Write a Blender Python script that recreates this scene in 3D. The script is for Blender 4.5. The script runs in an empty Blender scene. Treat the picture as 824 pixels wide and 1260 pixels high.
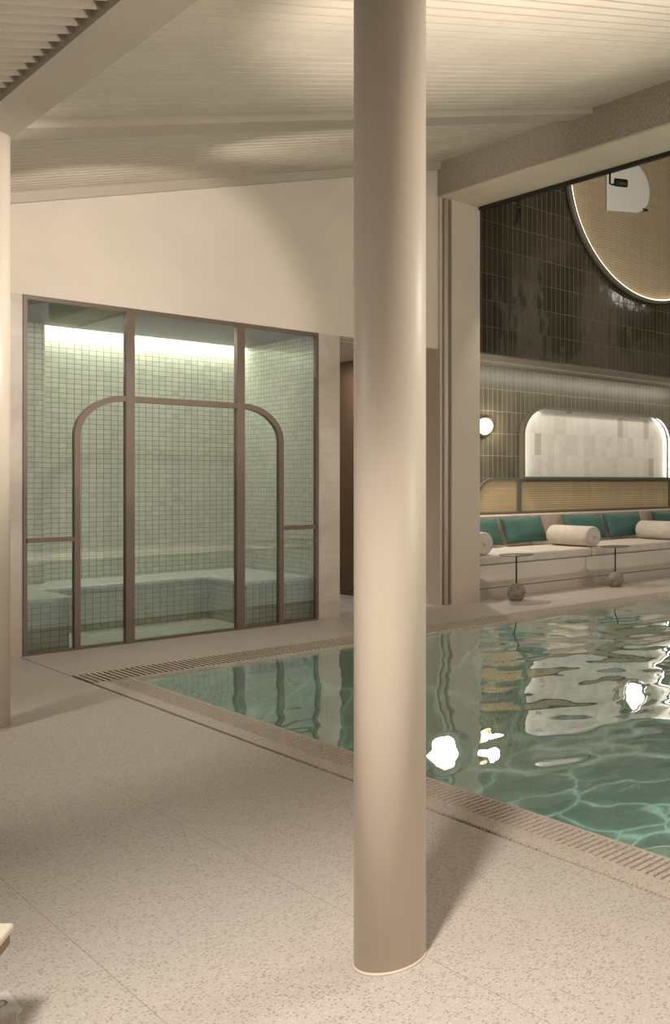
import bpy, bmesh, math, random
from mathutils import Vector, Matrix, noise
random.seed(7)
C = bpy.context.scene.collection
PI = math.pi

# ------------------------------------------------------------------ helpers
class MB:
    """collects geometry (in world metres, shifted by an origin) and links it as ONE mesh"""
    def __init__(s): s.v = []; s.f = []; s.smooth = []
    def add(s, vs, fs, sm=False):
        o = len(s.v); s.v += [tuple(p) for p in vs]
        for f in fs: s.f.append([i + o for i in f]); s.smooth.append(sm)
        return s
    def box(s, x0, x1, y0, y1, z0, z1):
        return s.hexa([(x0,y0,z0),(x1,y0,z0),(x1,y1,z0),(x0,y1,z0),(x0,y0,z1),(x1,y0,z1),(x1,y1,z1),(x0,y1,z1)])
    def hexa(s, p):
        return s.add(p, [(0,3,2,1),(4,5,6,7),(0,1,5,4),(1,2,6,5),(2,3,7,6),(3,0,4,7)])
    def prism(s, pts, y0, y1, sm=False):
        """polygon of (x,z) pushed along y"""
        n = len(pts)
        v = [(x,y0,z) for x,z in pts] + [(x,y1,z) for x,z in pts]
        f = [list(range(n)), list(range(2*n-1, n-1, -1))]
        f += [(i, i+n, (i+1)%n+n, (i+1)%n) for i in range(n)]
        return s.add(v, f, sm)
    def strip(s, a, b, y0, y1, closed=False, sm=False):
        """band between two (x,z) polylines, pushed along y"""
        n = len(a); v = []
        for (ax,az),(bx,bz) in zip(a,b): v += [(ax,y0,az),(bx,y0,bz),(bx,y1,bz),(ax,y1,az)]
        f = []
        for i in range(n if closed else n-1):
            p, q = 4*i, 4*((i+1)%n)
            for k in range(4): f.append((p+k, p+(k+1)%4, q+(k+1)%4, q+k))
        if not closed: f += [(3,2,1,0), (4*n-4,4*n-3,4*n-2,4*n-1)]
        return s.add(v, f, sm)
    def lathe(s, prof, c=(0,0,0), axis='z', n=48, cap=True):
        """profile of (radius, t) turned about an axis through c"""
        v = []; f = []
        for r,t in prof:
            for k in range(n):
                a = 2*PI*k/n; p = (r*math.cos(a), r*math.sin(a))
                if axis == 'z': q = (p[0], p[1], t)
                elif axis == 'y': q = (p[0], t, p[1])
                else: q = (t, p[0], p[1])
                v.append((q[0]+c[0], q[1]+c[1], q[2]+c[2]))
        m = len(prof)
        for i in range(m-1):
            for k in range(n): f.append((i*n+k, i*n+(k+1)%n, (i+1)*n+(k+1)%n, (i+1)*n+k))
        if cap: f += [list(range(n-1,-1,-1)), [(m-1)*n+k for k in range(n)]]
        return s.add(v, f, True)
    def tube(s, path, r, n=12):
        v = []; f = []
        for i,p in enumerate(path):
            p = Vector(p); a = Vector(path[max(0,i-1)]); b = Vector(path[min(len(path)-1,i+1)])
            d = (b-a).normalized(); u = d.orthogonal().normalized(); w = d.cross(u)
            if i and f is not None:
                u = (pu - d*pu.dot(d)).normalized(); w = d.cross(u)
            pu = u
            v += [tuple(p + u*(r*math.cos(2*PI*k/n)) + w*(r*math.sin(2*PI*k/n))) for k in range(n)]
        m = len(path)
        for i in range(m-1):
            for k in range(n): f.append((i*n+k, i*n+(k+1)%n, (i+1)*n+(k+1)%n, (i+1)*n+k))
        f += [list(range(n-1,-1,-1)), [(m-1)*n+k for k in range(n)]]
        return s.add(v, f, True)
    def build(s, name, mat, parent=None, org=None, bevel=0, seg=2):
        o3 = Vector(org) if org else (Vector(parent['org']) if parent is not None else Vector((0,0,0)))
        me = bpy.data.meshes.new(name)
        me.from_pydata([tuple(Vector(p)-o3) for p in s.v], [], s.f)
        bm = bmesh.new(); bm.from_mesh(me); bmesh.ops.recalc_face_normals(bm, faces=bm.faces)
        bm.to_mesh(me); bm.free()
        me.polygons.foreach_set('use_smooth', s.smooth if len(s.smooth)==len(me.polygons) else [False]*len(me.polygons))
        me.materials.append(mat)
        o = bpy.data.objects.new(name, me); C.objects.link(o)
        if parent is not None: o.parent = parent
        else: o.location = o3
        if parent is not None and org: o.location = o3 - Vector(parent['org'])
        o['org'] = tuple(o3)
        if bevel:
            b = o.modifiers.new('bevel', 'BEVEL'); b.width = bevel; b.segments = seg; b.limit_method = 'ANGLE'; b.angle_limit = math.radians(40)
            b.harden_normals = False
        return o

def tag(o, label, cat, group=None, kind=None):
    o['label'] = label; o['category'] = cat
    if group: o['group'] = group
    if kind: o['kind'] = kind
    return o
def thing(name, loc, label, cat, group=None):
    o = bpy.data.objects.new(name, None); C.objects.link(o); o.location = loc; o.empty_display_size = .1
    o['org'] = tuple(loc)
    return tag(o, label, cat, group)
def struct(o): o['kind'] = 'structure'; return o
def dup(root, dv, label, group=None):
    r = root.copy(); C.objects.link(r); r.location = root.location + Vector(dv); r['label'] = label
    if group: r['group'] = group
    for ch in root.children:
        c = ch.copy(); C.objects.link(c); c.parent = r
        for g in ch.children:
            d = g.copy(); C.objects.link(d); d.parent = c
    return r
def arc(cx, cz, r, a0, a1, n=24):
    return [(cx + r*math.cos(math.radians(a0+(a1-a0)*i/n)), cz + r*math.sin(math.radians(a0+(a1-a0)*i/n))) for i in range(n+1)]

# ------------------------------------------------------------------ materials
def lin(r, g, b):
    f = lambda c: (c/255/12.92 if c/255 <= .04045 else ((c/255+.055)/1.055)**2.4)
    return (f(r), f(g), f(b), 1)
class N:
    def __init__(s, name):
        s.m = bpy.data.materials.new(name); s.m.use_nodes = True
        s.t = s.m.node_tree; s.t.nodes.clear()
        s.out = s.n('ShaderNodeOutputMaterial')
    def n(s, k, **kw):
        x = s.t.nodes.new(k)
        for a,b in kw.items(): setattr(x, a, b)
        return x
    def l(s, a, b): s.t.links.new(a, b)
    def put(s, sock, val):
        if hasattr(val, 'is_output') or isinstance(val, bpy.types.NodeSocket): s.l(val, sock)
        else: sock.default_value = val
    def math(s, op, a, b=0, c=None):
        x = s.n('ShaderNodeMath', operation=op); s.put(x.inputs[0], a); s.put(x.inputs[1], b)
        if c is not None: s.put(x.inputs[2], c)
        return x.outputs[0]
    def mix(s, f, a, b):
        x = s.n('ShaderNodeMix', data_type='RGBA'); s.put(x.inputs[0], f); s.put(x.inputs[6], a); s.put(x.inputs[7], b)
        return x.outputs[2]
    def mixf(s, f, a, b):
        x = s.n('ShaderNodeMix', data_type='FLOAT'); s.put(x.inputs[0], f); s.put(x.inputs[2], a); s.put(x.inputs[3], b)
        return x.outputs[0]
    def ramp(s, f, stops):
        x = s.n('ShaderNodeValToRGB'); e = x.color_ramp.elements
        while len(e) < len(stops): e.new(.5)
        for q,(p,c) in zip(e, stops): q.position = p; q.color = c if len(c)==4 else (*c,1)
        s.put(x.inputs[0], f); return x.outputs[0]
    def pos(s): return s.n('ShaderNodeNewGeometry').outputs['Position']
    def obj(s): return s.n('ShaderNodeTexCoord').outputs['Object']
    def noise(s, vec, scale, detail=3, rough=.5, dist=0):
        x = s.n('ShaderNodeTexNoise'); s.put(x.inputs['Vector'], vec)
        x.inputs['Scale'].default_value = scale; x.inputs['Detail'].default_value = detail; x.inputs['Roughness'].default_value = rough
        x.inputs['Distortion'].default_value = dist
        return x.outputs['Fac']
    def scale(s, vec, sc):
        x = s.n('ShaderNodeMapping'); s.put(x.inputs['Vector'], vec); x.inputs['Scale'].default_value = sc; return x.outputs[0]
    def bump(s, h, strength, dist=.01, normal=None):
        x = s.n('ShaderNodeBump'); x.inputs['Strength'].default_value = strength; x.inputs['Distance'].default_value = dist
        s.put(x.inputs['Height'], h)
        if normal is not None: s.l(normal, x.inputs['Normal'])
        return x.outputs[0]
    def bsdf(s, color, rough=.5, spec=.5, metal=0, normal=None, emit=None, estr=0, **kw):
        p = s.n('ShaderNodeBsdfPrincipled')
        s.put(p.inputs['Base Color'], color); s.put(p.inputs['Roughness'], rough)
        p.inputs['Specular IOR Level'].default_value = spec; s.put(p.inputs['Metallic'], metal)
        if normal is not None: s.l(normal, p.inputs['Normal'])
        if emit is not None: p.inputs['Emission Color'].default_value = emit; p.inputs['Emission Strength'].default_value = estr
        for k,v in kw.items(): s.put(p.inputs[k.replace('_',' ')], v)
        return p.outputs[0]
    def done(s, sh): s.l(sh, s.out.inputs[0]); return s.m

def plain(name, rgb, rough=.6, spec=.4, var=.06, vs=3.0, bump=0, bscale=60, metal=0, emit=0):
    q = N(name); c = lin(*rgb)
    f = q.noise(q.pos(), vs, 4)
    d = tuple(max(0, x*(1-var*2)) for x in c[:3]) + (1,); e = tuple(min(1, x*(1+var*2)) for x in c[:3]) + (1,)
    col = q.ramp(f, [(.3, d), (.7, e)])
    nr = q.bump(q.noise(q.pos(), bscale, 5, .6), bump, .004) if bump else None
    return q.done(q.bsdf(col, rough, spec, metal, nr))
def glow(name, rgb, strength):
    q = N(name); x = q.n('ShaderNodeEmission'); x.inputs[0].default_value = lin(*rgb); x.inputs[1].default_value = strength
    return q.done(x.outputs[0])

def tiles(name, w, h, grout, ca, cb, cg, rough=.15, spec=.5, vert_axis='auto', off=(0,0), marble=0, cm=None, wave=0, wscale=3, tilt=0, bw=.35, cc=None):
    """stacked tile grid laid on whichever plane the face lies in; slight tilt and tone of its own for each tile"""
    q = N(name); g = q.n('ShaderNodeNewGeometry'); P = q.n('ShaderNodeSeparateXYZ'); q.l(g.outputs['Position'], P.inputs[0])
    Nn = q.n('ShaderNodeSeparateXYZ'); q.l(g.outputs['True Normal'], Nn.inputs[0])
    isx = q.math('GREATER_THAN', q.math('ABSOLUTE', Nn.outputs[0]), .6)
    isz = q.math('GREATER_THAN', q.math('ABSOLUTE', Nn.outputs[2]), .6)
    a = q.mixf(isx, P.outputs[0], P.outputs[1]); b = q.mixf(isz, P.outputs[2], P.outputs[1])
    a = q.math('DIVIDE', q.math('SUBTRACT', a, off[0]), w); b = q.math('DIVIDE', q.math('SUBTRACT', b, off[1]), h)
    fa = q.math('FRACT', a); fb = q.math('FRACT', b)
    ea = q.math('MULTIPLY', q.math('MINIMUM', fa, q.math('SUBTRACT', 1, fa)), w)
    eb = q.math('MULTIPLY', q.math('MINIMUM', fb, q.math('SUBTRACT', 1, fb)), h)
    e = q.math('MINIMUM', ea, eb)
    mask = q.math('LESS_THAN', e, grout/2)
    cv = q.n('ShaderNodeCombineXYZ'); q.l(q.math('FLOOR', a), cv.inputs[0]); q.l(q.math('FLOOR', b), cv.inputs[1])
    wn = q.n('ShaderNodeTexWhiteNoise', noise_dimensions='3D'); q.l(cv.outputs[0], wn.inputs[0])
    col = q.mix(wn.outputs['Value'], lin(*ca), lin(*cb))
    if cc:
        col = q.mix(q.math('GREATER_THAN', wn.outputs['Value'], .82), col, lin(*cc))
    if marble:
        # each tile shows another patch of the veining
        vo = q.n('ShaderNodeVectorMath', operation='MULTIPLY_ADD'); q.l(wn.outputs['Color'], vo.inputs[0]); vo.inputs[1].default_value = (.35,.35,.35); q.l(g.outputs['Position'], vo.inputs[2])
        f = q.noise(vo.outputs[0], 3.2, 6, .65, 1.2)
        col = q.mix(q.math('MULTIPLY', q.math('SMOOTHSTEP' if False else 'GREATER_THAN', f, 2), 1), col, col) if False else col
        mf = q.ramp(f, [(.56,(0,0,0)),(.72,(1,1,1))])
        col = q.mix(q.math('MULTIPLY', mf, marble), col, lin(*cm))
    col = q.mix(mask, col, lin(*cg))
    hgt = q.math('MINIMUM', q.math('DIVIDE', e, grout), 1.0)
    nr = q.bump(hgt, bw, .002)
    if wave: nr = q.bump(q.noise(q.pos(), wscale, 2, .5), wave, .02, nr)
    if tilt:
        t = q.n('ShaderNodeVectorMath', operation='MULTIPLY_ADD'); q.l(wn.outputs['Color'], t.inputs[0]); t.inputs[1].default_value = (tilt,)*3
        s2 = q.n('ShaderNodeVectorMath', operation='ADD'); q.l(nr, t.inputs[2]); q.l(t.outputs[0], s2.inputs[0]); s2.inputs[1].default_value = (-tilt/2,)*3
        s3 = q.n('ShaderNodeVectorMath', operation='NORMALIZE'); q.l(s2.outputs[0], s3.inputs[0]); nr = s3.outputs[0]
    ro = q.mixf(mask, rough, .8)
    return q.done(q.bsdf(col, ro, spec, 0, nr))

def weave(name, cell, ca, cb, cd):
    q = N(name); P = q.n('ShaderNodeSeparateXYZ'); q.l(q.pos(), P.inputs[0])
    sx = q.math('SINE', q.math('MULTIPLY', P.outputs[0], 2*PI/cell)); sz = q.math('SINE', q.math('MULTIPLY', P.outputs[2], 2*PI/cell))
    hole = q.math('MULTIPLY', q.math('MULTIPLY_ADD', sx, .5, .5), q.math('MULTIPLY_ADD', sz, .5, .5))
    st = q.n('ShaderNodeCombineXYZ'); q.l(q.math('FLOOR', q.math('DIVIDE', P.outputs[0], cell)), st.inputs[0])
    w1 = q.n('ShaderNodeTexWhiteNoise', noise_dimensions='3D'); q.l(st.outputs[0], w1.inputs[0])
    st2 = q.n('ShaderNodeCombineXYZ'); q.l(q.math('FLOOR', q.math('DIVIDE', P.outputs[2], cell)), st2.inputs[2])
    w2 = q.n('ShaderNodeTexWhiteNoise', noise_dimensions='3D'); q.l(st2.outputs[0], w2.inputs[0])
    col = q.mix(q.math('MULTIPLY', q.math('ADD', w1.outputs['Value'], w2.outputs['Value']), .5), lin(*ca), lin(*cb))
    col = q.mix(q.ramp(hole, [(.35,(0,0,0)),(.75,(1,1,1))]), col, lin(*cd))
    return q.done(q.bsdf(col, .6, .3, 0, q.bump(q.math('SUBTRACT', 1, hole), .5, .004)))

def terrazzo(name, joints=True, base=(200,190,178), warm=1):
    q = N(name); p = q.pos()
    v = q.n('ShaderNodeTexVoronoi', feature='F1'); q.l(p, v.inputs['Vector']); v.inputs['Scale'].default_value = 95
    sel = q.n('ShaderNodeSeparateColor'); q.l(v.outputs['Color'], sel.inputs[0])
    dot = q.math('MULTIPLY', q.math('LESS_THAN', v.outputs['Distance'], .42), q.math('GREATER_THAN', sel.outputs[0], .62))
    dot2 = q.math('MULTIPLY', q.math('LESS_THAN', v.outputs['Distance'], .5), q.math('LESS_THAN', sel.outputs[0], .22))
    n1 = q.noise(p, 160, 4, .7); n2 = q.noise(p, 1.1, 3)
    b = lin(*base); dk = lin(base[0]-22, base[1]-23, base[2]-24); lt = lin(min(255,base[0]+14), min(255,base[1]+15), min(255,base[2]+16))
    col = q.ramp(n1, [(.35, dk), (.55, b), (.75, lt)])
    col = q.mix(q.math('MULTIPLY', dot, .62), col, lin(base[0]-62, base[1]-64, base[2]-64))
    col = q.mix(q.math('MULTIPLY', dot2, .45), col, lt)
    col = q.mix(q.math('MULTIPLY', q.ramp(n2, [(.35,(0,0,0)),(.7,(1,1,1))]), .14), col, dk)
    if joints:
        P = q.n('ShaderNodeSeparateXYZ'); q.l(p, P.inputs[0])
        def line(axis, pitch, o):
            f = q.math('FRACT', q.math('DIVIDE', q.math('SUBTRACT', P.outputs[axis], o-pitch/2), pitch))
            return q.math('LESS_THAN', q.math('ABSOLUTE', q.math('SUBTRACT', f, .5)), (.0016/pitch))
        j = q.math('MAXIMUM', q.math('MULTIPLY', line(0, .632, 1.017), q.math('LESS_THAN', P.outputs[0], 2.0)), q.math('MULTIPLY', line(1, 5.0, 2.15), .5))
        col = q.mix(q.math('MULTIPLY', j, .45), col, lin(120,106,92))
    return q.done(q.bsdf(col, .42, .35, 0, q.bump(n1, .06, .003)))

M = {}
M['wall'] = plain('wall_plaster', (222,208,190), .75, .25, .03, 1.2, .05, 40)
M['pier'] = plain('pier_paint', (205,190,172), .55, .3, .02, 1.5)
M['column'] = plain('column_enamel', (205,191,171), .42, .45, .02, 1.5)
M['ceil'] = plain('ceiling_board_paint', (198,184,165), .55, .3, .03, 2)
M['ceilback'] = plain('board_gap_shade', (84,75,64), .8, .2, .03, 2)  # backing coloured dark to stand in for shade in the board gaps
M['beam'] = plain('beam_paint', (184,170,153), .5, .35, .02, 1.5)
M['header'] = plain('rough_render', (162,150,134), .9, .15, .16, 55, .9, 70)
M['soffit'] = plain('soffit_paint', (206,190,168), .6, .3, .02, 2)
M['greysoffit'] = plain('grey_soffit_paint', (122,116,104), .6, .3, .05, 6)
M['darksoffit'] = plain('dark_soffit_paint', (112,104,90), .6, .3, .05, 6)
M['frame'] = plain('bronze_frame_metal', (112,96,82), .42, .5, .02, 3, metal=.25)
M['floor'] = terrazzo('terrazzo_floor')
M['coping'] = terrazzo('terrazzo_coping', False, (205,192,176))
M['slot'] = plain('slot_shadow', (48,40,34), .9, .1)
M['darkpanel'] = plain('unseen_panel_dark', (16,16,18), .1, .5, .02, 2)  # for dark panels added only to be mirrored in the glazed tiles
M['hallceil'] = plain('hall_ceiling_light_patches', (120,108,92), .8, .2, .45, .45)  # uneven lighting painted in as light and dark patches, mirrored by the tiles
M['marble'] = plain('marble_floor', (214,214,208), .25, .5, .08, 3)
M['steam'] = tiles('sage_mosaic_tile', .066, .0525, .0055, (172,174,150), (160,162,142), (100,88,66), .22, .5, marble=.55, cm=(118,124,104), wave=.08, wscale=6, off=(.02,.01))
M['steamfloor'] = tiles('pale_mosaic_tile', .0675, .0675, .003, (196,200,186), (178,184,168), (150,148,130), .25, .5, marble=.3, cm=(140,146,130), wave=.1, wscale=8)
M['dark'] = tiles('dark_glazed_tile', .0835, .352, .006, (64,57,43), (54,48,35), (108,99,76), .1, .6, wave=.5, wscale=2.2, tilt=.012, off=(8.02,.04))
M['dark2'] = tiles('dark_glazed_tile_low', .0835, .329, .007, (92,86,72), (82,76,62), (140,132,112), .3, .5, wave=.12, wscale=3, tilt=.01, off=(8.04,.23))
M['white'] = tiles('pearl_glazed_tile', .125, .335, .002, (214,207,196), (232,226,216), (206,198,186), .2, .5, marble=.5, cm=(188,178,164), wave=.2, wscale=5, tilt=.02, off=(8.8,1.57), cc=(192,182,168))
M['weave'] = weave('rattan_weave', .036, (200,180,144), (182,160,124), (104,88,64))
M['weave2'] = weave('cane_weave', .04, (180,162,132), (166,148,118), (130,112,86))
M['trimgrey'] = plain('grey_green_trim', (98,94,80), .4, .45, .02, 3)
M['black'] = plain('black_metal', (22,20,19), .45, .5, .02, 3)
q = N('bench_lacquer'); M['bench'] = q.done(q.bsdf(lin(186,172,156), .3, .5, Coat_Weight=1.0, Coat_Roughness=.03, Coat_IOR=2.3))
M['fabric'] = plain('cream_fabric', (206,195,181), .85, .2, .04, 8, .25, 260)
M['fabric2'] = plain('beige_back_fabric', (192,176,158), .85, .2, .04, 8, .25, 260)
M['pool'] = tiles('pool_mosaic', .05, .05, .003, (150,174,163), (134,162,151), (160,178,168), .3, .4)
M['stone'] = plain('grey_stone', (150,138,124), .6, .35, .16, 22, .4, 50)
M['steel'] = plain('brushed_bronze', (128,116,100), .35, .5, .04, 8, metal=.6)
M['brass'] = plain('polished_nickel', (126,114,96), .25, .5, .05, 12, metal=.9)
M['wood'] = plain('brown_panel', (112,92,72), .5, .35, .06, 2)
M['plaque'] = plain('white_plaque_paint', (226,218,208), .5, .35, .01, 2)
M['led'] = glow('white_led_strip', (250,255,245), 9); M['softled'] = glow('soft_led_strip', (255,250,240), 16)
M['warmled'] = glow('warm_led_strip', (255,240,208), 1.7)
M['globe'] = glow('lit_opal_globe', (255,248,236), 12)
M['lens'] = glow('spotlight_lens', (255,238,210), 3)
M['towel'] = plain('white_terry', (222,216,206), .9, .15, .03, 30, .4, 300)
M['cushion'] = plain('ivory_vinyl', (224,212,190), .45, .35, .03, 4)
M['tan'] = plain('tan_side_fabric', (150,132,112), .7, .25, .03, 4)

q = N('teal_velvet'); f = q.noise(q.pos(), 90, 4, .6); f2 = q.noise(q.pos(), 5, 2)
col = q.mix(f2, lin(54,84,77), lin(66,102,93))
lw = q.n('ShaderNodeLayerWeight'); lw.inputs[0].default_value = .35
col = q.mix(q.math('MULTIPLY', lw.outputs['Facing'], .45), col, lin(96,132,122))
M['teal'] = q.done(q.bsdf(col, .55, .35, 0, q.bump(f, .12, .003)))

def thin_glass(name, tint, ior=1.5):
    q = N(name); t = q.n('ShaderNodeBsdfTransparent'); t.inputs[0].default_value = (*tint,1)
    g = q.n('ShaderNodeBsdfGlossy'); g.inputs['Roughness'].default_value = 0; g.inputs[0].default_value = (1,1,1,1)
    fr = q.n('ShaderNodeFresnel'); fr.inputs[0].default_value = ior
    m = q.n('ShaderNodeMixShader'); q.l(fr.outputs[0], m.inputs[0]); q.l(t.outputs[0], m.inputs[1]); q.l(g.outputs[0], m.inputs[2])
    return q.done(m.outputs[0])
M['glass'] = thin_glass('green_tint_glass', (.95,.975,.95), 1.65)

q = N('pool_water')
ge = q.n('ShaderNodeNewGeometry')
dt = q.n('ShaderNodeVectorMath', operation='DOT_PRODUCT'); q.l(ge.outputs['Normal'], dt.inputs[0]); q.l(ge.outputs['Incoming'], dt.inputs[1])
c1 = q.math('SUBTRACT', 1, q.math('ABSOLUTE', dt.outputs['Value']))
fr = q.math('MINIMUM', q.math('MULTIPLY_ADD', q.math('POWER', c1, 3.0), .93, .07), 1)
t = q.n('ShaderNodeBsdfTransparent'); t.inputs[0].default_value = (.90,.955,.93,1)
g = q.n('ShaderNodeBsdfGlossy'); g.inputs['Roughness'].default_value = 0; g.inputs[0].default_value = (1,1,1,1)
m = q.n('ShaderNodeMixShader'); q.l(fr, m.inputs[0]); q.l(t.outputs[0], m.inputs[1]); q.l(g.outputs[0], m.inputs[2])
M['water'] = q.done(m.outputs[0])

# ------------------------------------------------------------------ dimensions (metres; x runs along the glass wall, y towards it)
YW = 9.72            # back wall plane
XH = 6.41            # header beam face
SL = .347
def zc(x): return 3.93 + SL*(x-2.33)      # sloping ceiling
X0, X1, YN = -3.0, 14.6, -4.5
YP = -1.4            # near end of the pool, out of frame

# ------------------------------------------------------------------ floor, pool basin
mb = MB()
mb.box(X0, 2.388, YN, YW+.1, -.2, 0); mb.box(2.388, X1, YN, YP-.06, -.2, 0)
mb.box(2.395, X1, 8.47, YW-.02, -.2, 0)
mb.box(2.395, XH+.2, YW-.02, YW+.0, -.2, 0)
mb.box(6.7, X1, YW-.02, 11.3, -.2, 0)
struct(mb.build('floor', M['floor']))
mb = MB(); mb.box(5.2, 6.42, YW, 14, -.2, -.002); struct(mb.build('floor_corridor', M['marble']))
mb = MB()                                   # basin shell
D = -1.35
mb.box(2.665, X1, YP, 8.03, D-.1, D)
mb.box(2.60, 2.665, YP, 8.09, D, -.06); mb.box(2.60, X1, YP-.1, YP, D, -.06)
mb.box(2.665, X1, 8.03, 8.09, D, -.06)
struct(mb.build('pool_basin', M['pool']))
mb = MB()                                   # dark channel under the gratings
mb.box(2.385, 2.60, YP-.05, 8.47, -.2, -.07); mb.box(2.60, X1, 8.09, 8.47, -.2, -.07)
struct(mb.build('overflow_channel', M['slot']))

# coping with overflow slots: left run
mb = MB()
mb.box(2.41, 2.495, YP-.04, 8.02, -.06, 0)
y = YP
while y < 7.99:
    mb.box(2.495, 2.645, y, y+.026, -.06, 0); y += .04
mb.box(2.645, 2.662, YP, 8.02, -.06, -.004)
y = YP
while y < 8.0:                               # toothed edge beside the deck
    mb.box(2.402, 2.41, y, y+.010, -.06, -.003); y += .024
cl = mb.build('pool_coping', M['coping'])
tag(cl, 'long stone pool coping with slot drain along the near left pool edge', 'pool edge')
mb = MB()
x = 2.418
while x < X1:
    mb.box(x, x+.019, 8.05, 8.45, -.06, 0); x += .038
mb.box(2.418, X1, 8.034, 8.05, -.06, -.004); mb.box(2.418, X1, 8.45, 8.468, -.06, 0)
cf = mb.build('pool_coping', M['coping'])
tag(cf, 'slotted stone overflow grate along the far pool edge below the glass wall', 'pool edge')

# water: noise waves plus two patches shaped for lamp glints
nx, ny = 460, 460
xa, ya = 2.664, YP
vs = []; fs = []
def wave(x, y):
    k = min(1, max(.3, (x-2.6)/3.0)) * min(1, max(.4, (9.2-y)/3.5))
    p = Vector((x*.9, y*.9, 3.1))
    h = .036*noise.noise(p) + .013*noise.noise(Vector((x*2.5+5, y*2.5, 9.7))) + .0030*noise.noise(Vector((x*5.5, y*5.5, 1.2)))
    h *= k
    for bx_, by_, g_, hs_, la, lb in BLOBS:
        dx, dy = x-bx_, y-by_
        r = math.hypot(bx_, by_); e = (bx_/r, by_/r)
        u = (dx*e[0]+dy*e[1])/la; v = (-dx*e[1]+dy*e[0])/lb
        d = math.hypot(u, v) + .45*noise.noise(Vector((x*5+bx_, y*5, 2.2)))
        if d < 2:
            w = 1 if d < 1 else (1+math.cos(PI*(d-1)))/2
            hp = g_[0]*dx + g_[1]*dy + .5*(hs_[0]*dx*dx + 2*hs_[1]*dx*dy + hs_[2]*dy*dy)
            h = h*(1-w) + hp*w
    return h
# two water patches shaped so the globe lamps' glints reach the camera
def glint_patch(x, y, tgt, la, lb):
    def slope(x, y):
        a = (Vector((0,0,1.5))-Vector((x,y,0))).normalized(); b = (Vector(tgt)-Vector((x,y,0))).normalized()
        n = (a+b).normalized(); return (-n.x/n.z, -n.y/n.z)
    e = .05; s0 = slope(x,y); sx = slope(x+e,y); sy = slope(x,y+e)
    return (x, y, s0, ((sx[0]-s0[0])/e, ((sx[1]-s0[1])+(sy[0]-s0[0]))/(2*e), (sy[1]-s0[1])/e), la, lb)
BLOBS = [glint_patch(2.99, 4.48, (8.13,11.12,2.30), .25, .085), glint_patch(4.60, 4.60, (12.63,11.12,2.30), .30, .075)]
for j in range(ny+1):
    for i in range(nx+1):
        x = xa + (X1-xa)*(i/nx)**1.25; y = ya + (8.032-ya)*j/ny
        vs.append((x, y, -.022 + wave(x,y)))
for j in range(ny):
    for i in range(nx):
        a = j*(nx+1)+i; fs.append((a, a+1, a+nx+2, a+nx+1))
mb = MB(); mb.add(vs, fs, True)
wt = mb.build('pool_water', M['water'])
wt.data.flip_normals() if wt.data.polygons[0].normal.z < 0 else None
tag(wt, 'rippled teal water filling the swimming pool', 'water', kind='stuff')

# ------------------------------------------------------------------ back wall with openings
WT = .2
mb = MB()
def zt(x): return zc(x)+.02
mb.prism([(X0,3.10),(XH,3.10),(XH,zt(XH)),(X0,max(3.2,zt(X0)))] if False else [(1.2,3.10),(XH,3.10),(XH,zt(XH)),(1.2,zt(1.2))], YW, YW+WT)
mb.prism([(X0,0),(1.2,0),(1.2,zt(1.2)),(X0,zt(X0))], YW, YW+WT)
struct(mb.build('wall_back', M['wall']))
q = N('stone_wall_panel'); P = q.n('ShaderNodeSeparateXYZ'); q.l(q.pos(), P.inputs[0])
fz = q.math('FRACT', q.math('DIVIDE', q.math('SUBTRACT', P.outputs[2], .227-.156), .3125))
ln = q.math('LESS_THAN', q.math('ABSOLUTE', q.math('SUBTRACT', fz, .5)), .006)
n1 = q.noise(q.pos(), 2.2, 5, .6, .8)
col = q.ramp(n1, [(.35, lin(192,176,158)), (.7, lin(214,200,184))])
col = q.mix(q.math('MULTIPLY', ln, .35), col, lin(150,134,116))
M['panel'] = q.done(q.bsdf(col, .3, .4))
mb = MB(); mb.box(1.2, 2.413, YW, YW+WT, 0, 3.10); struct(mb.build('wall_back_left', M['panel']))
mb = MB(); mb.box(4.953, 5.19, YW, YW+.07, 0, 3.10); mb.box(5.05, 5.19, YW+.07, YW+WT, 0, 3.10); struct(mb.build('wall_back_middle', M['panel']))
mb = MB(); mb.box(5.05, 5.19, YW+WT, 14, 0, 3.10); mb.box(5.19, 6.42, 14, 14.1, 0, 3.1); struct(mb.build('wall_corridor', M['wall']))
mb = MB(); mb.box(5.19, 6.42, YW+WT, 14, 3.10, 3.14)
for k in range(30): mb.box(5.19, 6.42, YW+.25+k*.14, YW+.31+k*.14, 3.07, 3.10)
struct(mb.build('ceiling_corridor', M['beam']))
# cornice where the wall meets the ceiling
mb = MB()
mb.hexa([(X0,YW-.06,zc(X0)-.085),(XH-.005,YW-.06,zc(XH)-.085),(XH-.005,YW,zc(XH)-.085),(X0,YW,zc(X0)-.085),
         (X0,YW-.09,zc(X0)),(XH-.005,YW-.09,zc(XH)),(XH-.005,YW,zc(XH)),(X0,YW,zc(X0))])
struct(mb.build('trim_1', M['beam']))

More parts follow.
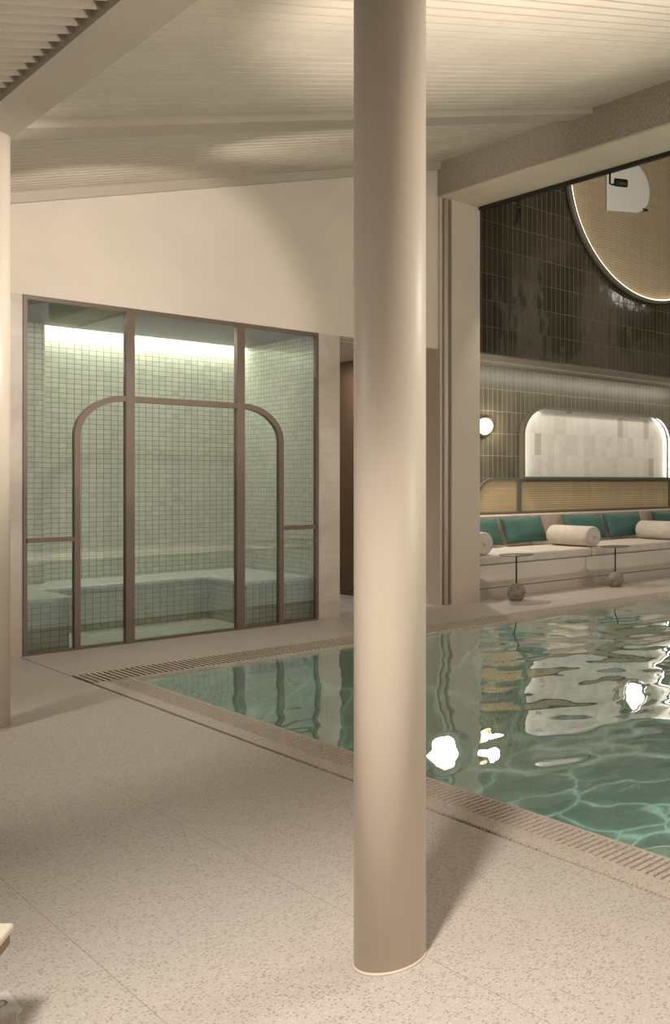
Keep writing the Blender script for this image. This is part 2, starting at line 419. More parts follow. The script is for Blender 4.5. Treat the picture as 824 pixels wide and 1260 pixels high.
# ------------------------------------------------------------------ pier at the end of the wall, header beam, high hall
mb = MB(); mb.box(XH+.12, 6.93, 9.62, 10.3, 0, 4.92); mb.box(XH, XH+.12, 9.70, 14, 0, 4.92)
mb.box(XH+.12, 6.93, 10.3, 11.4, 0, 4.92)
struct(mb.build('wall_pier', M['pier']))
mb = MB(); mb.box(6.55, 6.93, YN, 11.4, 5.3, 8.0); struct(mb.build('wall_above_header', M['pier']))
mb = MB(); mb.box(XH-.01, 6.925, YN, 11.3, 4.94, 5.42)
hb = mb.build('header_beam', M['header']); tag(hb, 'long roughcast header beam spanning from the pier over the pool', 'beam')
mb = MB(); mb.box(XH-.01, 6.925, YN, 11.3, 4.92, 4.94); o = mb.build('soffit', M['soffit'], hb)
mb = MB(); mb.box(XH+.125, 6.925, 9.605, 9.62, 0, .10); struct(mb.build('baseboard_pier', M['pier']))
mb = MB(); mb.box(XH-.012, XH, 9.92, 10.9, 0, .10); struct(mb.build('baseboard_corridor', M['wall']))
# vertical pipes in the corner of the pier
mb = MB(); mb.lathe([(.028,0),(.028,4.92)], (6.475,9.66,0), n=24)
tag(mb.build('vertical_pipe', M['column']), 'thicker cream round pipe running floor to beam against the pier edge', 'pipe')
mb = MB(); mb.box(6.405, 6.432, 9.675, 9.70, 0, 4.92)
tag(mb.build('corner_bead', M['pier']), 'thin beige corner strip beside the thicker pipe on the pier', 'corner strip')

# high hall behind the header: upper glazed wall overhangs the seating alcove
YU, YL, ZO = 10.17, 11.2, 3.2
mb = MB(); mb.box(6.93, X1, YU, YU+.15, ZO, 8.0); struct(mb.build('wall_upper_tiled', M['dark']))
mb = MB(); mb.box(6.93, X1, YL, YL+.15, 0, ZO+.02); struct(mb.build('wall_alcove', M['dark2']))
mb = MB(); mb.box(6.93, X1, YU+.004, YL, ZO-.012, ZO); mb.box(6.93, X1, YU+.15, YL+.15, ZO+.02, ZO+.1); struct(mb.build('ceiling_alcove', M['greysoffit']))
mb = MB(); mb.box(6.5, X1, YN, 11.4, 8.0, 8.1); struct(mb.build('ceiling_hall', M['hallceil']))
mb = MB(); mb.box(X1, X1+.1, YN, 11.4, 0, 8.0); struct(mb.build('wall_hall_right', M['pier']))
for k in range(5):  # added unseen dark panels that break up the tile wall's reflections
    mb = MB()
    for r_ in range(2): mb.box(X1-.02, X1, -2.6+2.6*k, -1.1+2.6*k, 1.2+3.3*r_, 3.6+3.3*r_)
    struct(mb.build('unseen_dark_panel_%d' % (k+1), M['darkpanel']))

# ------------------------------------------------------------------ sloping board ceiling
def slab(mb, x0, x1, y0, y1, a, b):
    mb.hexa([(x0,y0,zc(x0)+a),(x1,y0,zc(x1)+a),(x1,y1,zc(x1)+a),(x0,y1,zc(x0)+a),
             (x0,y0,zc(x0)+b),(x1,y0,zc(x1)+b),(x1,y1,zc(x1)+b),(x0,y1,zc(x0)+b)])
PITCH = .124
mb = MB(); y = 9.70
while y > YN:
    slab(mb, 1.64, XH, y-.098, y, 0, .035); y -= PITCH
struct(mb.build('ceiling', M['ceil']))
mb = MB(); y = 9.70
while y > YN:
    slab(mb, X0, 1.50, y-.022, y, -.005, .085); y -= PITCH
struct(mb.build('ceiling_left', M['ceil']))
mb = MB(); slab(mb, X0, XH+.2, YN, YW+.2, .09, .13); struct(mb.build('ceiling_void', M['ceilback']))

# beams
mb = MB(); mb.hexa([(1.488,YN,3.6),(1.69,YN,3.6),(1.69,YW,3.6),(1.488,YW,3.6),(1.488,YN,3.73),(1.69,YN,3.73),(1.69,YW,3.73),(1.488,YW,3.73)])
tag(mb.build('ceiling_beam', M['beam']), 'wide painted beam resting on the round columns, running towards the glass wall', 'beam', )
for yb, lab in ((6.99, 'sloping cross beam running under the board ceiling from the left column'),):
    mb = MB(); slab(mb, 1.692, XH-.012, yb, yb+.33, -.055, .02)
    tag(mb.build('cross_beam', M['beam']), lab, 'beam')

# columns
def column(cx, cy, label):
    t = thing('round_column', (cx,cy,0), label, 'column')
    mb = MB(); mb.lathe([(.105,0.002),(.105,3.598)], (cx,cy,0), n=128); mb.build('shaft', M['column'], t)
    mb = MB(); mb.lathe([(.109,0),(.109,.004),(.106,.008)], (cx,cy,0), n=96); mb.build('base_ring', M['soffit'], t)
    return t
column(1.578, 2.65, 'tall cream round column in the middle, nearest the viewer')
column(1.578, 7.03, 'cream round column cut by the left edge beside the glass wall')

# ------------------------------------------------------------------ glazed partition of the steam room
gp = thing('glass_partition', (3.68, YW, 0), 'bronze framed glass partition with an arched door surround, enclosing a tiled steam room', 'glass wall')
y0, y1 = YW-.012, YW+.05
gx0, gx1, gz1 = 2.415, 4.951, 3.098
mb = MB()
mb.box(gx0, gx0+.028, y0, y1, 0, gz1); mb.box(gx1-.028, gx1, y0, y1, 0, gz1)
mb.box(gx0+.028, gx1-.028, y0+.002, y1-.002, gz1-.036, gz1); mb.box(gx0+.028, gx1-.028, y0+.002, y1-.002, 0, .022)
mb.build('frame', M['frame'], gp)
m1, m2 = (3.166, 3.234), (4.122, 4.195)
for a,b in (m1, m2):
    mb = MB(); mb.box(a, b, y0-.012, y1, 0, gz1-.03); mb.build('mullion', M['frame'], gp)
ZT0, ZT1 = 2.232, 2.286
mb = MB(); mb.box(m1[1]-.002, m2[0]+.002, y0-.01, y1, ZT0, ZT1); mb.build('transom', M['frame'], gp)
ZS = 1.905
def archpts(xo, xm, r_z, n=28):
    """quarter arch from the upright at xo up to the mullion at xm"""
    return [(xm + (xo-xm)*math.cos(PI/2*i/n), ZS + r_z*math.sin(PI/2*i/n)) for i in range(n+1)]
for xo, xi, xm in ((2.776, 2.82, m1[0]+.002), (4.582, 4.537, m2[1]-.002)):
    o_ = [(xo,.02)] + archpts(xo, xm, ZT1-ZS); i_ = [(xi,.02)] + archpts(xi, xm, ZT0-ZS)
    mb = MB(); mb.strip(o_, i_, y0-.006, y1); mb.build('arch_bar', M['frame'], gp)
mb = MB(); mb.box(gx0+.02, 2.782, y0, y1, .968, 1.006); mb.build('rail', M['frame'], gp)
mb = MB(); mb.box(4.576, gx1-.02, y0, y1, .986, 1.03); mb.build('rail', M['frame'], gp)
yg0, yg1 = YW+.015, YW+.023
def pane(pts): mb = MB(); mb.prism(pts, yg0, yg1); mb.build('glass_pane', M['glass'], gp)
pane([(m1[1],.022),(m2[0],.022),(m2[0],ZT0),(m1[1],ZT0)])
pane([(m1[1],ZT1),(m2[0],ZT1),(m2[0],gz1-.036),(m1[1],gz1-.036)])
pane([(2.82,.022),(m1[0],.022)] + list(reversed(archpts(2.82, m1[0], ZT0-ZS))))
pane([(m2[1],.022),(4.537,.022)] + archpts(4.537, m2[1], ZT0-ZS))
pane([(gx0+.028,1.006),(2.776,1.006)] + archpts(2.776, m1[0], ZT1-ZS) + [(m1[0],gz1-.036),(gx0+.028,gz1-.036)])
pane([(m2[1],gz1-.036)] + list(reversed(archpts(4.582, m2[1], ZT1-ZS))) + [(4.582,1.03),(gx1-.028,1.03),(gx1-.028,gz1-.036)])
pane([(gx0+.028,.022),(2.776,.022),(2.776,.968),(gx0+.028,.968)])
pane([(4.582,.022),(gx1-.028,.022),(gx1-.028,.986),(4.582,.986)])

# steam room
YB = 11.62
mb = MB(); mb.box(2.30, 5.05, YB, YB+.1, -.02, 3.3); struct(mb.build('wall_steam_back', M['steam']))
mb = MB(); mb.box(4.985, 5.045, YW+.075, YB, 0, 3.3); struct(mb.build('wall_steam_right', M['steam']))
mb = MB(); mb.box(2.30, 2.40, YW+.2, YB, 0, 3.3); struct(mb.build('wall_steam_left', M['steam']))
mb = MB(); mb.box(2.40, 3.01, YB-.22, YB, .465, 3.1); struct(mb.build('wall_steam_return', M['steam']))
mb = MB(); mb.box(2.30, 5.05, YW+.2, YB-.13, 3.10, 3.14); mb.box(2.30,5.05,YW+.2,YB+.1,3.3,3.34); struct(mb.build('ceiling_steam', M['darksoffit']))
mb = MB(); mb.box(2.413, 5.05, YW-.0, YB, -.2, .002); struct(mb.build('floor_steam', M['steamfloor']))
sb = thing('tiled_bench', (3.6, 10.8, 0), 'u-shaped pale mosaic bench around the inside of the steam room', 'bench')
mb = MB()
pts = [(2.405,9.93),(2.80,9.93),(2.80,10.85),(4.31,10.85),(4.31,9.93),(4.98,9.93),(4.98,YB-.005),(2.405,YB-.005)]
def extr(pts, z0, z1):
    n = len(pts); v = [(x,y,z0) for x,y in pts]+[(x,y,z1) for x,y in pts]
    return v, [list(range(n)), list(range(n,2*n))] + [(i,(i+1)%n,(i+1)%n+n,i+n) for i in range(n)]
mb.add(*extr(pts, 0, .415)); mb.build('base', M['steam'], sb)
pts2 = [(2.405,9.91),(2.825,9.91),(2.825,10.825),(4.285,10.825),(4.285,9.91),(4.98,9.91),(4.98,YB-.005),(2.405,YB-.005)]
mb = MB(); mb.add(*extr(pts2, .415, .46)); mb.build('seat_slab', M['steamfloor'], sb, bevel=.015, seg=3)
mb = MB(); mb.box(3.03, 4.98, YB-.10, YB-.06, 3.14, 3.165)
tag(mb.build('light_strip', M['led']), 'white light strip along the ceiling slot over the back wall of the steam room', 'light')

# brown panel in the corridor
bp = thing('corridor_panel', (6.3, 11.5, 0), 'brown full-height panel hanging just off the pale floor inside the corridor opening', 'panel')
mb = MB(); mb.box(6.25, 6.31, 10.75, 13.6, .07, 3.06); mb.build('board', M['wood'], bp)
for yy in (11.25, 13.2):
    mb = MB(); mb.box(6.255, 6.305, yy, yy+.12, -.002, .07); mb.build('foot', M['steel'], bp)

# ------------------------------------------------------------------ bench with cushions
YF = 9.70
bb = thing('banquette_base', (8.9, YF, 0), 'long glossy beige bench base built along the alcove under the cream cushions', 'bench')
mb = MB(); mb.box(6.935, 12.58, YF+.008, 11.19, .138, .43); mb.build('front_panel', M['bench'], bb, bevel=.004)
mb = MB(); mb.box(6.935, 12.58, YF, 11.19, 0, .132); mb.build('plinth', M['bench'], bb, bevel=.004)
xs = [6.96, 8.86, 10.72, 12.58]
names = ['leftmost cream seat cushion, touching the pier', 'middle cream seat cushion between two bolsters', 'right cream seat cushion running out of frame']
bnames = ['left cream upholstered bench back beside the pier', 'middle cream upholstered bench back under the wide rattan panel', 'right cream upholstered bench back behind the last bolster']
for k in range(3):
    a, b = xs[k]+.004, xs[k+1]-.004
    mb = MB(); mb.box(a, b, YF-.012, 11.02, .434, .555)
    tag(mb.build('seat_cushion', M['fabric'], org=((a+b)/2,10.4,.434), bevel=.03, seg=4), names[k], 'cushion', 'bench seat cushions')
    mb = MB(); mb.box(a, b, 11.025, 11.185, .434, 1.005)
    tag(mb.build('back_cushion', M['fabric2'], org=((a+b)/2,11.1,.434), bevel=.025, seg=4), bnames[k], 'backrest', 'bench back cushions')

# bolsters
R = .148
bx = 7.06; L0, L1 = YF-.0, 10.6
t = thing('bolster', (bx, 10.35, .556), 'leftmost round cream bolster, half hidden by the pier', 'bolster', 'cream bolsters on the bench')
prof = [(.045,L0+.004)] + [(R-.035+.035*math.sin(PI/2*i/8), L0+.008+.035*(1-math.cos(PI/2*i/8))) for i in range(9)]
prof += [(R, L0+.4), (R, L1-.3)] + [(R-.035+.035*math.cos(PI/2*i/8), L1-.04+.035*math.sin(PI/2*i/8)) for i in range(9)] + [(.045,L1-.001)]
mb = MB(); mb.lathe(prof, (bx,0,.556+R), 'y', 64); mb.build('roll', M['fabric'], t)
mb = MB(); mb.lathe([(.004,L0-.008),(.022,L0-.006),(.03,L0-.001),(.032,L0+.006)], (bx,0,.556+R), 'y', 32); mb.build('end_button', M['fabric2'], t)
mb = MB(); mb.lathe([(R-.028,L0+.008),(R-.02,L0+.006),(R-.012,L0+.016)], (bx,0,.556+R), 'y', 64, cap=False); mb.build('end_piping', M['fabric2'], t)
dup(t, (1.85,0,0), 'whole cream bolster on the bench with its round end facing the pool')
dup(t, (3.70,0,0), 'cream bolster at the right edge, its front end out of frame')

# cushions
def pillow_mesh(w, h, t, seed):
    nu, nv = 36, 24; vs = []; fs = []; rnd = random.Random(seed)
    ph = rnd.uniform(0,6)
    def pt(i, j, side):
        u = -1+2*i/nu; v = -1+2*j/nv
        x = w/2*u*(1-.055*(1-v*v)); z = h/2*v*(1-.13*(1-u*u)) if v > 0 else h/2*v*(1-.05*(1-u*u))
        th = t/2*((1-u**4)**.6)*((1-v**4)**.6)
        th *= 1 + .10*math.sin(3.1*u+ph)*math.cos(2.3*v+ph) 
        return (x, side*th, z)
    for side in (-1,1):
        for j in range(nv+1):
            for i in range(nu+1): vs.append(pt(i,j,side))
    n = (nu+1)*(nv+1)
    for s in (0,1):
        for j in range(nv):
            for i in range(nu):
                a = s*n+j*(nu+1)+i; f = (a,a+1,a+nu+2,a+nu+1); fs.append(f)
    me = MB(); me.add(vs, fs, True); return me
pl = [(7.75,'green velvet cushion at far left, cut off by the pier and leftmost bolster',.78,2),
      (8.565,'whole green velvet cushion left of the middle bolster',.75,-1.5),
      (9.735,'green velvet cushion partly behind the middle bolster',.81,2),
      (10.605,'whole green velvet cushion right of the middle bolster, tilted against the bench back',.83,-2),
      (11.72,'green velvet cushion at the right edge, mostly behind the last bolster',.82,2)]
for k,(x,lab,w,roll) in enumerate(pl):
    m_ = pillow_mesh(w, .42, .17, k)
    o = m_.build('cushion', M['teal']); o.location = (x, 10.825, .556+.232); o['org'] = tuple(o.location)
    o.rotation_euler = (math.radians(-26), math.radians(roll*.5), math.radians(roll*.3))
    wl = o.modifiers.new('weld','WELD'); wl.merge_threshold = .0005
    tag(o, lab, 'cushion', 'green cushions on the bench')

# side tables
def side_table(cx, cy, label):
    t = thing('side_table', (cx,cy,0), label, 'side table', 'ball foot side tables by the pool')
    rb = .112; pr = []
    for i in range(25):
        a = -PI/2+.62+(PI-.62-.05)*i/24; pr.append((rb*math.cos(a), rb*1.08*math.sin(a)))
    z0 = pr[0][1]; pr = [(r, z-z0) for r,z in pr]
    mb = MB(); mb.lathe(pr, (cx,cy,0), n=48); mb.build('ball_base', M['stone'], t)
    zt_ = pr[-1][1]
    mb = MB(); mb.lathe([(.010,zt_-.01),(.010,.566)], (cx,cy,0), n=16); mb.build('rod', M['black'], t)
    mb = MB(); mb.lathe([(.03,.560),(.20,.564),(.212,.569),(.212,.574),(.208,.577)], (cx,cy,0), n=72); mb.build('table_top', M['steel'], t)
side_table(7.26, 9.33, 'small round side table on a stone ball foot, the left of the two')
side_table(9.03, 9.40, 'small round side table on a stone ball foot below the middle bolster')

# ------------------------------------------------------------------ wall panels behind the bench
def arch_panel(x0, x1, z0, z1, r, left=True, right=True):
    p = [(x0,z0),(x1,z0)]
    p += arc(x1-r, z1-r, r, 0, 90) if right else [(x1,z1)]
    p += arc(x0+r, z1-r, r, 90, 180) if left else [(x0,z1)]
    return p
def inset(x0,x1,z0,z1,r,d,left=True,right=True):
    return arch_panel(x0+d,x1-d,z0+d,z1-d,max(.001,r-d),left,right)
nt = thing('tiled_niche', (10.4, YL, 1.55), 'wide pearl tiled niche with rounded top corners and glowing edges above the bench', 'wall niche')
nx0,nx1,nz0,nz1,nr_ = 8.765, 12.04, 1.53, 2.655, .47
mb = MB(); mb.prism(inset(nx0,nx1,nz0,nz1,nr_,.01), YL-.012, YL-.002); mb.build('tiles', M['white'], nt)
mb = MB(); mb.strip(arch_panel(nx0,nx1,nz0,nz1,nr_), inset(nx0,nx1,nz0,nz1,nr_,.022), YL-.09, YL-.002, closed=True); mb.build('frame', M['trimgrey'], nt)
ip = inset(nx0,nx1,nz0,nz1,nr_,.022)[1:]; ip2 = inset(nx0,nx1,nz0,nz1,nr_,.027)[1:]
ip = ip + [(nx0+.022,nz0+.024)]; ip2 = ip2 + [(nx0+.027,nz0+.024)]
mb = MB(); h_ = 22
for a_,b_ in ((ip[:h_],ip2[:h_]),(ip[-h_:],ip2[-h_:])): mb.strip(a_, b_, YL-.078, YL-.064); mb.build('light_strip', M['softled'], nt)
mb = MB(); mb.strip(arch_panel(nx0,nx1,nz0,nz1,nr_), inset(nx0,nx1,nz0,nz1,nr_,.036), YL-.1, YL-.0905, closed=True); mb.build('front_lip', M['trimgrey'], nt)
def rattan(x0, x1, lab, left=False, right=False, z0=1.008, z1=1.545, r=.40):
    t = thing('rattan_panel', ((x0+x1)/2, YL, z0), lab, 'wall panel', 'rattan panels behind the bench')
    mb = MB(); mb.prism(inset(x0,x1,z0,z1,r,.015,left,right), YL-.03, YL-.002); mb.build('weave', M['weave'], t)
    a = arch_panel(x0,x1,z0,z1,r,left,right); b = inset(x0,x1,z0,z1,r,.034,left,right)
    mb = MB(); mb.strip(a, b, YL-.05, YL-.002, closed=True); mb.build('frame', M['trimgrey'], t)
rattan(7.985, 8.732, 'short rattan panel with a rounded corner, half hidden by the pier', left=True, r=.30)
rattan(8.735, 12.07, 'wide rattan panel directly under the pearl tiled niche', z1=1.528)
rattan(12.073, 13.1, 'rattan panel at the right edge, cut off by the frame', right=True)

# wall lamps
def sconce(x, z, label):
    t = thing('wall_lamp', (x, YL, z), label, 'lamp', 'wall lamps beside the niche')
    n = 48; vs = []; fs = []; mb = MB()
    rings = [(.168,.002,1),(.172,.03,1),(.160,.062,1),(.132,.072,.8),(.105,.05,.5),(.07,.03,.2)]
    for r0,dy,wv in rings:                            # wavy cast plate with a rolled rim
        for k in range(n):
            a = 2*PI*k/n; r = r0*(1+wv*(.09*math.sin(2*a+.8)+.05*math.sin(3*a))); vs.append((x+r*math.cos(a), YL-dy, z+r*.95*math.sin(a)))
    for q_ in range(len(rings)-1):
        for k in range(n): fs.append((q_*n+k, q_*n+(k+1)%n, (q_+1)*n+(k+1)%n, (q_+1)*n+k))
    fs.append([(len(rings)-1)*n+k for k in range(n)])
    mb.add(vs, fs, True); mb.build('back_plate', M['brass'], t)
    pr = [(.076*math.cos(-PI/2+PI*i/20)+.0005, .076*math.sin(-PI/2+PI*i/20)) for i in range(21)]
    mb = MB(); mb.lathe(pr, (x-.01, YL-.095, z), 'y', 32); mb.build('globe', M['globe'], t)
sconce(8.115, 2.30, 'lit globe wall lamp on a wavy metal plate, half hidden by the pier')
sconce(12.63, 2.30, 'lit globe wall lamp right of the pearl tiled niche')

# big round cane panel
cx, cz, cr = 10.445, 6.06, 1.715
rp = thing('round_wall_panel', (cx, YU, cz), 'huge round cane panel with a glowing rim on the dark tiled wall', 'wall panel')
def disc(r, n=120): return [(cx+r*math.cos(2*PI*k/n), cz+r*math.sin(2*PI*k/n)) for k in range(n)]
mb = MB(); mb.prism(disc(cr-.05), YU-.03, YU-.004); mb.build('cane_disc', M['weave2'], rp)
mb = MB(); mb.strip(disc(cr), disc(cr-.045), YU-.11, YU-.004, closed=True, sm=True); mb.build('rim', M['trimgrey'], rp)
mb = MB(); mb.strip(disc(cr-.046), disc(cr-.064), YU-.104, YU-.032, closed=True, sm=True); mb.build('light_strip', M['warmled'], rp)
dp = thing('wall_plaque', (10.0, YU, 5.98), 'white d-shaped plaque with a square lower corner, mounted on the round cane panel', 'plaque')
pts = [(9.54,5.595)] + arc(10.05, 6.09, .395, -88, 96, 30) + [(9.54,6.48)]
mb = MB(); mb.prism(pts, YU-.08, YU-.05); mb.build('plate', M['plaque'], dp, bevel=.006)
for (px,pz,an) in ((10.34,5.80,45),(9.93,6.47,0)):
    mb = MB(); mb.box(px-.05, px+.05, YU-.09, YU-.028, pz-.012, pz+.012); o = mb.build('clip', M['black'], dp)

# track with spotlights under the beam
mb = MB(); mb.box(6.905, 6.94, YN, 9.61, 4.875, 4.919)
tag(mb.build('lighting_track', M['black']), 'thin black lighting track along the far lower edge of the header beam', 'lighting track')
sp = thing('track_spotlight', (6.922, 8.86, 4.875), 'small black spotlight hanging down from the track near the pier', 'spotlight', 'spotlights on the track')
mb = MB(); mb.box(6.912, 6.932, 8.845, 8.875, 4.80, 4.905); mb.build('bracket', M['black'], sp)
mb = MB(); mb.lathe([(.024,-.10),(.03,-.09),(.03,.06),(.02,.07)], (6.925,8.86,4.70), 'z', 24); hd = mb.build('head', M['black'], sp)
s2 = thing('track_spotlight', (6.922, 7.2, 4.875), 'black spotlight turned sideways in front of the white plaque', 'spotlight', 'spotlights on the track')
mb = MB(); mb.tube([(6.922,7.29,4.874),(6.922,7.29,4.76),(6.922,7.25,4.74),(6.922,7.22,4.74)], .011, 10); mb.build('bracket', M['black'], s2)
mb = MB(); mb.lathe([(.035,.0),(.043,.006),(.043,.138),(.036,.145)], (6.93,7.2,4.765), 'x', 32)
vv = mb.v; a = math.radians(-35)
mb.v = [(6.93+(p[0]-6.93)*math.cos(a)-(p[1]-7.2)*math.sin(a), 7.23+(p[0]-6.93)*math.sin(a)+(p[1]-7.2)*math.cos(a), p[2]) for p in vv]
mb.build('head', M['black'], s2)

# ------------------------------------------------------------------ bits at the lower left corner
sl = thing('sun_lounger', (.25, 2.75, 0), 'ivory lounger whose pointed corner just enters at the left edge', 'lounger')
def slabpoly(mb, pts, z0, z1): mb.add(*extr(pts, z0, z1))
mb = MB(); slabpoly(mb, [(.724,2.983),(.30,3.50),(-.60,2.60),(.30,2.24)], .328, .35); mb.build('pad', M['cushion'], sl, bevel=.008, seg=3)
mb = MB(); slabpoly(mb, [(.716,2.981),(.30,3.48),(-.58,2.60),(.30,2.25)], .296, .3275); mb.build('frame', M['tan'], sl, bevel=.006)
for lx,ly in ((.50,2.95),(.28,3.3),(-.4,2.6),(.25,2.35)):
    mb = MB(); mb.lathe([(.015,0),(.02,.297)], (lx,ly,0), n=16); mb.build('leg', M['tan'], sl)
tw = thing('bath_mat', (.6, 3.2, 0), 'white ribbed mat with a printed oval ring on the floor, lower left corner', 'mat')
mb = MB(); slabpoly(mb, [(.799,3.222),(.801,3.369),(.74,3.40),(.55,3.30),(.52,3.05),(.70,2.93),(.746,2.991),(.784,3.208)], .0, .006); mb.build('mat', M['towel'], tw)
mb = MB()
for k in range(36):
    a = (.783-.0055*k, 3.214-.0012*k)
    mb.add(*extr([a,(a[0]-.0022,a[1]),(a[0]-.047,a[1]-.20),(a[0]-.045,a[1]-.20)], .006, .0072))
mb.build('ribs', M['soffit'], tw)
mb = MB()
ring = [(.768+.016*math.cos(2*PI*k/32), 3.300+.024*math.sin(2*PI*k/32)) for k in range(32)]
ring2 = [(.768+.011*math.cos(2*PI*k/32), 3.300+.018*math.sin(2*PI*k/32)) for k in range(32)]
v = [(x,y,.0072) for x,y in ring]+[(x,y,.0072) for x,y in ring2]
mb.add(v, [(k,(k+1)%32,32+(k+1)%32,32+k) for k in range(32)]); mb.build('ring', M['stone'], tw)

# ------------------------------------------------------------------ lights
def aim(o, d): o.rotation_euler = Vector(d).to_track_quat('-Z','Y').to_euler()
def area(name, loc, d, sx, sy, w, col=(1,.935,.885), spread=180):
    l = bpy.data.lights.new(name, 'AREA'); l.shape = 'RECTANGLE'; l.size = sx; l.size_y = sy; l.energy = w; l.color = col; l.spread = math.radians(spread)
    o = bpy.data.objects.new(name, l); C.objects.link(o); o.location = loc; aim(o, d); return o
def spot(name, loc, tgt, w, ang, blend=.5, r=.05, col=(1,.935,.885)):
    l = bpy.data.lights.new(name, 'SPOT'); l.energy = w; l.spot_size = math.radians(ang); l.spot_blend = blend; l.shadow_soft_size = r; l.color = col
    o = bpy.data.objects.new(name, l); C.objects.link(o); o.location = loc; aim(o, Vector(tgt)-Vector(loc)); return o
W = bpy.data.worlds.new('room_glow'); bpy.context.scene.world = W; W.use_nodes = True
W.node_tree.nodes['Background'].inputs[0].default_value = (.90,.835,.785,1); W.node_tree.nodes['Background'].inputs[1].default_value = .64
warm = (1,.84,.66)
# steam room: cove light and an added soft fill below the ceiling
area('steam_cove_light', (4.0,YB-.075,3.12), (0,.12,-1), 1.95, .05, 16, (.98,1,.95))
area('steam_fill', (3.7,10.6,3.08), (0,0,-1), 1.6, .8, 13, (1,.98,.90))
# alcove wash and niche
area('alcove_wash', (9.9,YL-.55,ZO-.03), (0,.75,-1), 5.6, .3, 30, (1,.94,.83))
for x in (8.17, 12.63):
    l = bpy.data.lights.new('globe_light','POINT'); l.energy = 9; l.shadow_soft_size = .09; l.color = (1,.9,.75)
    o = bpy.data.objects.new('globe_light', l); C.objects.link(o); o.location = (x, YL-.24, 2.3)
# track spots to the bench and the hall
spot('track_beam', (6.95,8.84,4.55), (8.4,9.7,.2), 45, 70, .6, .04)
spot('track_beam', (7.1,7.1,4.7), (9.9,9.9,.4), 70, 70, .7, .04)
spot('track_beam', (7.2,7.0,4.75), (10.0,10.2,5.4), 150, 75, .8, .06)
spot('hall_beam', (10.5,6.0,7.6), (9.8,10.4,.6), 150, 60, .8, .1)
# washes over the sloping ceiling and wall
spot('corridor_fill', (5.8,10.6,3.0), (6.2,12,1.0), 60, 120)  # added spot that keeps the corridor from going black
spot('ceiling_uplight', (3.7,3.1,1.9), (3.6,4.2,4.4), 330, 70, .45, .04)
spot('ceiling_uplight', (2.5,8.0,2.9), (4.6,8.3,4.70), 120, 44, .9, .06)
spot('wall_wash', (2.5,6.9,3.0), (3.0,9.72,3.0), 125, 66, .3, .05)
spot('hall_wall_fill', (11.0,2.0,6.8), (14.6,3.0,4.0), 700, 100, .8, .2)  # added spot brightening the unseen hall wall for the tile reflections
spot('alcove_downlight', (7.5,10.85,3.15), (7.9,9.6,0), 120, 110, .4, .03, (1,.92,.82))
# spots over the deck: downlights, the last one an added fill
spot('deck_spot', (-.3,1.0,2.9), (1.15,1.9,0), 540, 72, .9, .2)
spot('deck_spot', (.5,6.3,3.1), (1.4,6.3,0), 90, 60, .8, .1)
spot('deck_spot', (5.0,-2.6,3.2), (4.6,-2.3,0), 700, 100, .7, .1)
spot('deck_spot', (8.0,-2.6,3.2), (8.0,-2.3,0), 700, 100, .7, .1)
spot('deck_spot', (3.4,8.3,3.5), (3.9,8.9,0), 85, 115, .8, .15)  # added fill to brighten the far deck
# key light skimming the columns from the pool side
spot('pool_side_light', (5.4,1.75,3.4), (1.6,2.65,1.8), 185, 48, .5, .4)
spot('left_side_light', (-1.4,4.4,2.2), (1.6,2.7,1.7), 42, 64, .8, .3)
spot('left_column_light', (3.4,5.5,3.3), (1.6,7.03,2.6), 220, 62, .6, .1)
spot('ceiling_bounce_fill', (3.6,.6,.4), (3.8,5.2,4.4), 420, 105, .9, .25, (1,.94,.86))  # added spot standing in for light thrown up by the pool
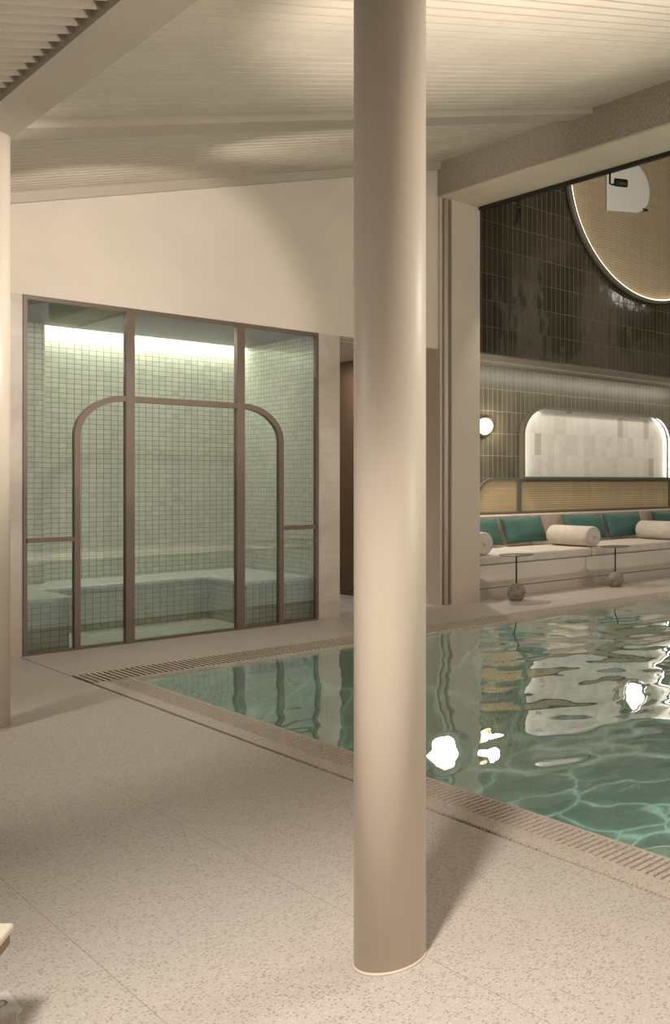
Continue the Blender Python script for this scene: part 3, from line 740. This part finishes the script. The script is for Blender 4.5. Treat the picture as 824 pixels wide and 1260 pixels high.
# added overhead spot: caustic pattern put into its light, masked at the pool edge
def gobo(name, loc, w):
    o = spot(name, loc, (loc[0],loc[1],-9), w, 165, .2, .0, (.97,1,.92)); o.rotation_euler = (0,0,0)
    l = o.data; l.use_nodes = True; t = l.node_tree; e = t.nodes['Emission']
    def mth(op, a, b=None, c=None):
        x = t.nodes.new('ShaderNodeMath'); x.operation = op
        for k,v in enumerate((a,b,c)):
            if v is None: continue
            if isinstance(v, bpy.types.NodeSocket): t.links.new(v, x.inputs[k])
            else: x.inputs[k].default_value = v
        return x.outputs[0]
    tc = t.nodes.new('ShaderNodeTexCoord'); sep = t.nodes.new('ShaderNodeSeparateXYZ'); t.links.new(tc.outputs['Normal'], sep.inputs[0])
    az = mth('MAXIMUM', mth('ABSOLUTE', sep.outputs[2]), .02)
    px = mth('MULTIPLY_ADD', mth('DIVIDE', sep.outputs[0], az), SG*loc[2], loc[0])
    py = mth('MULTIPLY_ADD', mth('DIVIDE', sep.outputs[1], az), SG*loc[2], loc[1])
    dim = mth('MAXIMUM', .3, mth('MINIMUM', 1, mth('MULTIPLY_ADD', py, -.24, 2.05)))
    door = mth('MULTIPLY', mth('MULTIPLY', dim, mth('GREATER_THAN', px, 2.70)), mth('LESS_THAN', py, 7.98))
    cb = t.nodes.new('ShaderNodeCombineXYZ'); t.links.new(px, cb.inputs[0]); t.links.new(py, cb.inputs[1])
    nz = t.nodes.new('ShaderNodeTexNoise'); nz.inputs['Scale'].default_value = 1.3; nz.inputs['Detail'].default_value = 3; t.links.new(cb.outputs[0], nz.inputs['Vector'])
    mx = t.nodes.new('ShaderNodeVectorMath'); mx.operation='MULTIPLY_ADD'; t.links.new(nz.outputs['Color'], mx.inputs[0]); mx.inputs[1].default_value=(.9,.9,0); t.links.new(cb.outputs[0], mx.inputs[2])
    vo = t.nodes.new('ShaderNodeTexVoronoi'); vo.feature='DISTANCE_TO_EDGE'; vo.inputs['Scale'].default_value = 1.9; t.links.new(mx.outputs[0], vo.inputs['Vector'])
    rp_ = t.nodes.new('ShaderNodeValToRGB'); r = rp_.color_ramp.elements; r[0].position=.0; r[0].color=(1,1,1,1); r[1].position=.11; r[1].color=(.22,.22,.22,1)
    m_ = r.new(.035) if False else rp_.color_ramp.elements.new(.035); m_.color=(.38,.38,.38,1)
    t.links.new(vo.outputs['Distance'], rp_.inputs[0])
    # even out the falloff so that the far end of the pool is lit as well
    t.links.new(mth('MULTIPLY', mth('MULTIPLY', rp_.outputs[0], door), mth('DIVIDE', 2.2, mth('POWER', az, 1.2))), e.inputs['Strength'])
    return o
SG = 1
gobo('caustic_gobo', (6.0,2.6,4.2), 840)

# ------------------------------------------------------------------ camera
cam = bpy.data.cameras.new('camera'); co = bpy.data.objects.new('camera', cam); C.objects.link(co)
co.location = (0,0,1.5); co.rotation_euler = (PI/2, 0, -math.atan2(.803455,.595366))
cam.sensor_fit = 'VERTICAL'; cam.sensor_height = 24; cam.sensor_width = 24*824/1260
cam.lens = 1112/1260*24; cam.shift_x = (412-945)/1260; cam.shift_y = -(630-592)/1260
cam.clip_start = .05; cam.clip_end = 100
S = bpy.context.scene; S.camera = co
S.view_settings.view_transform = 'Standard'; S.view_settings.look = 'None'; S.view_settings.exposure = .40
S.cycles.max_bounces = 10; S.cycles.transparent_max_bounces = 16
for o in bpy.data.objects:
    if 'org' in o: del o['org']
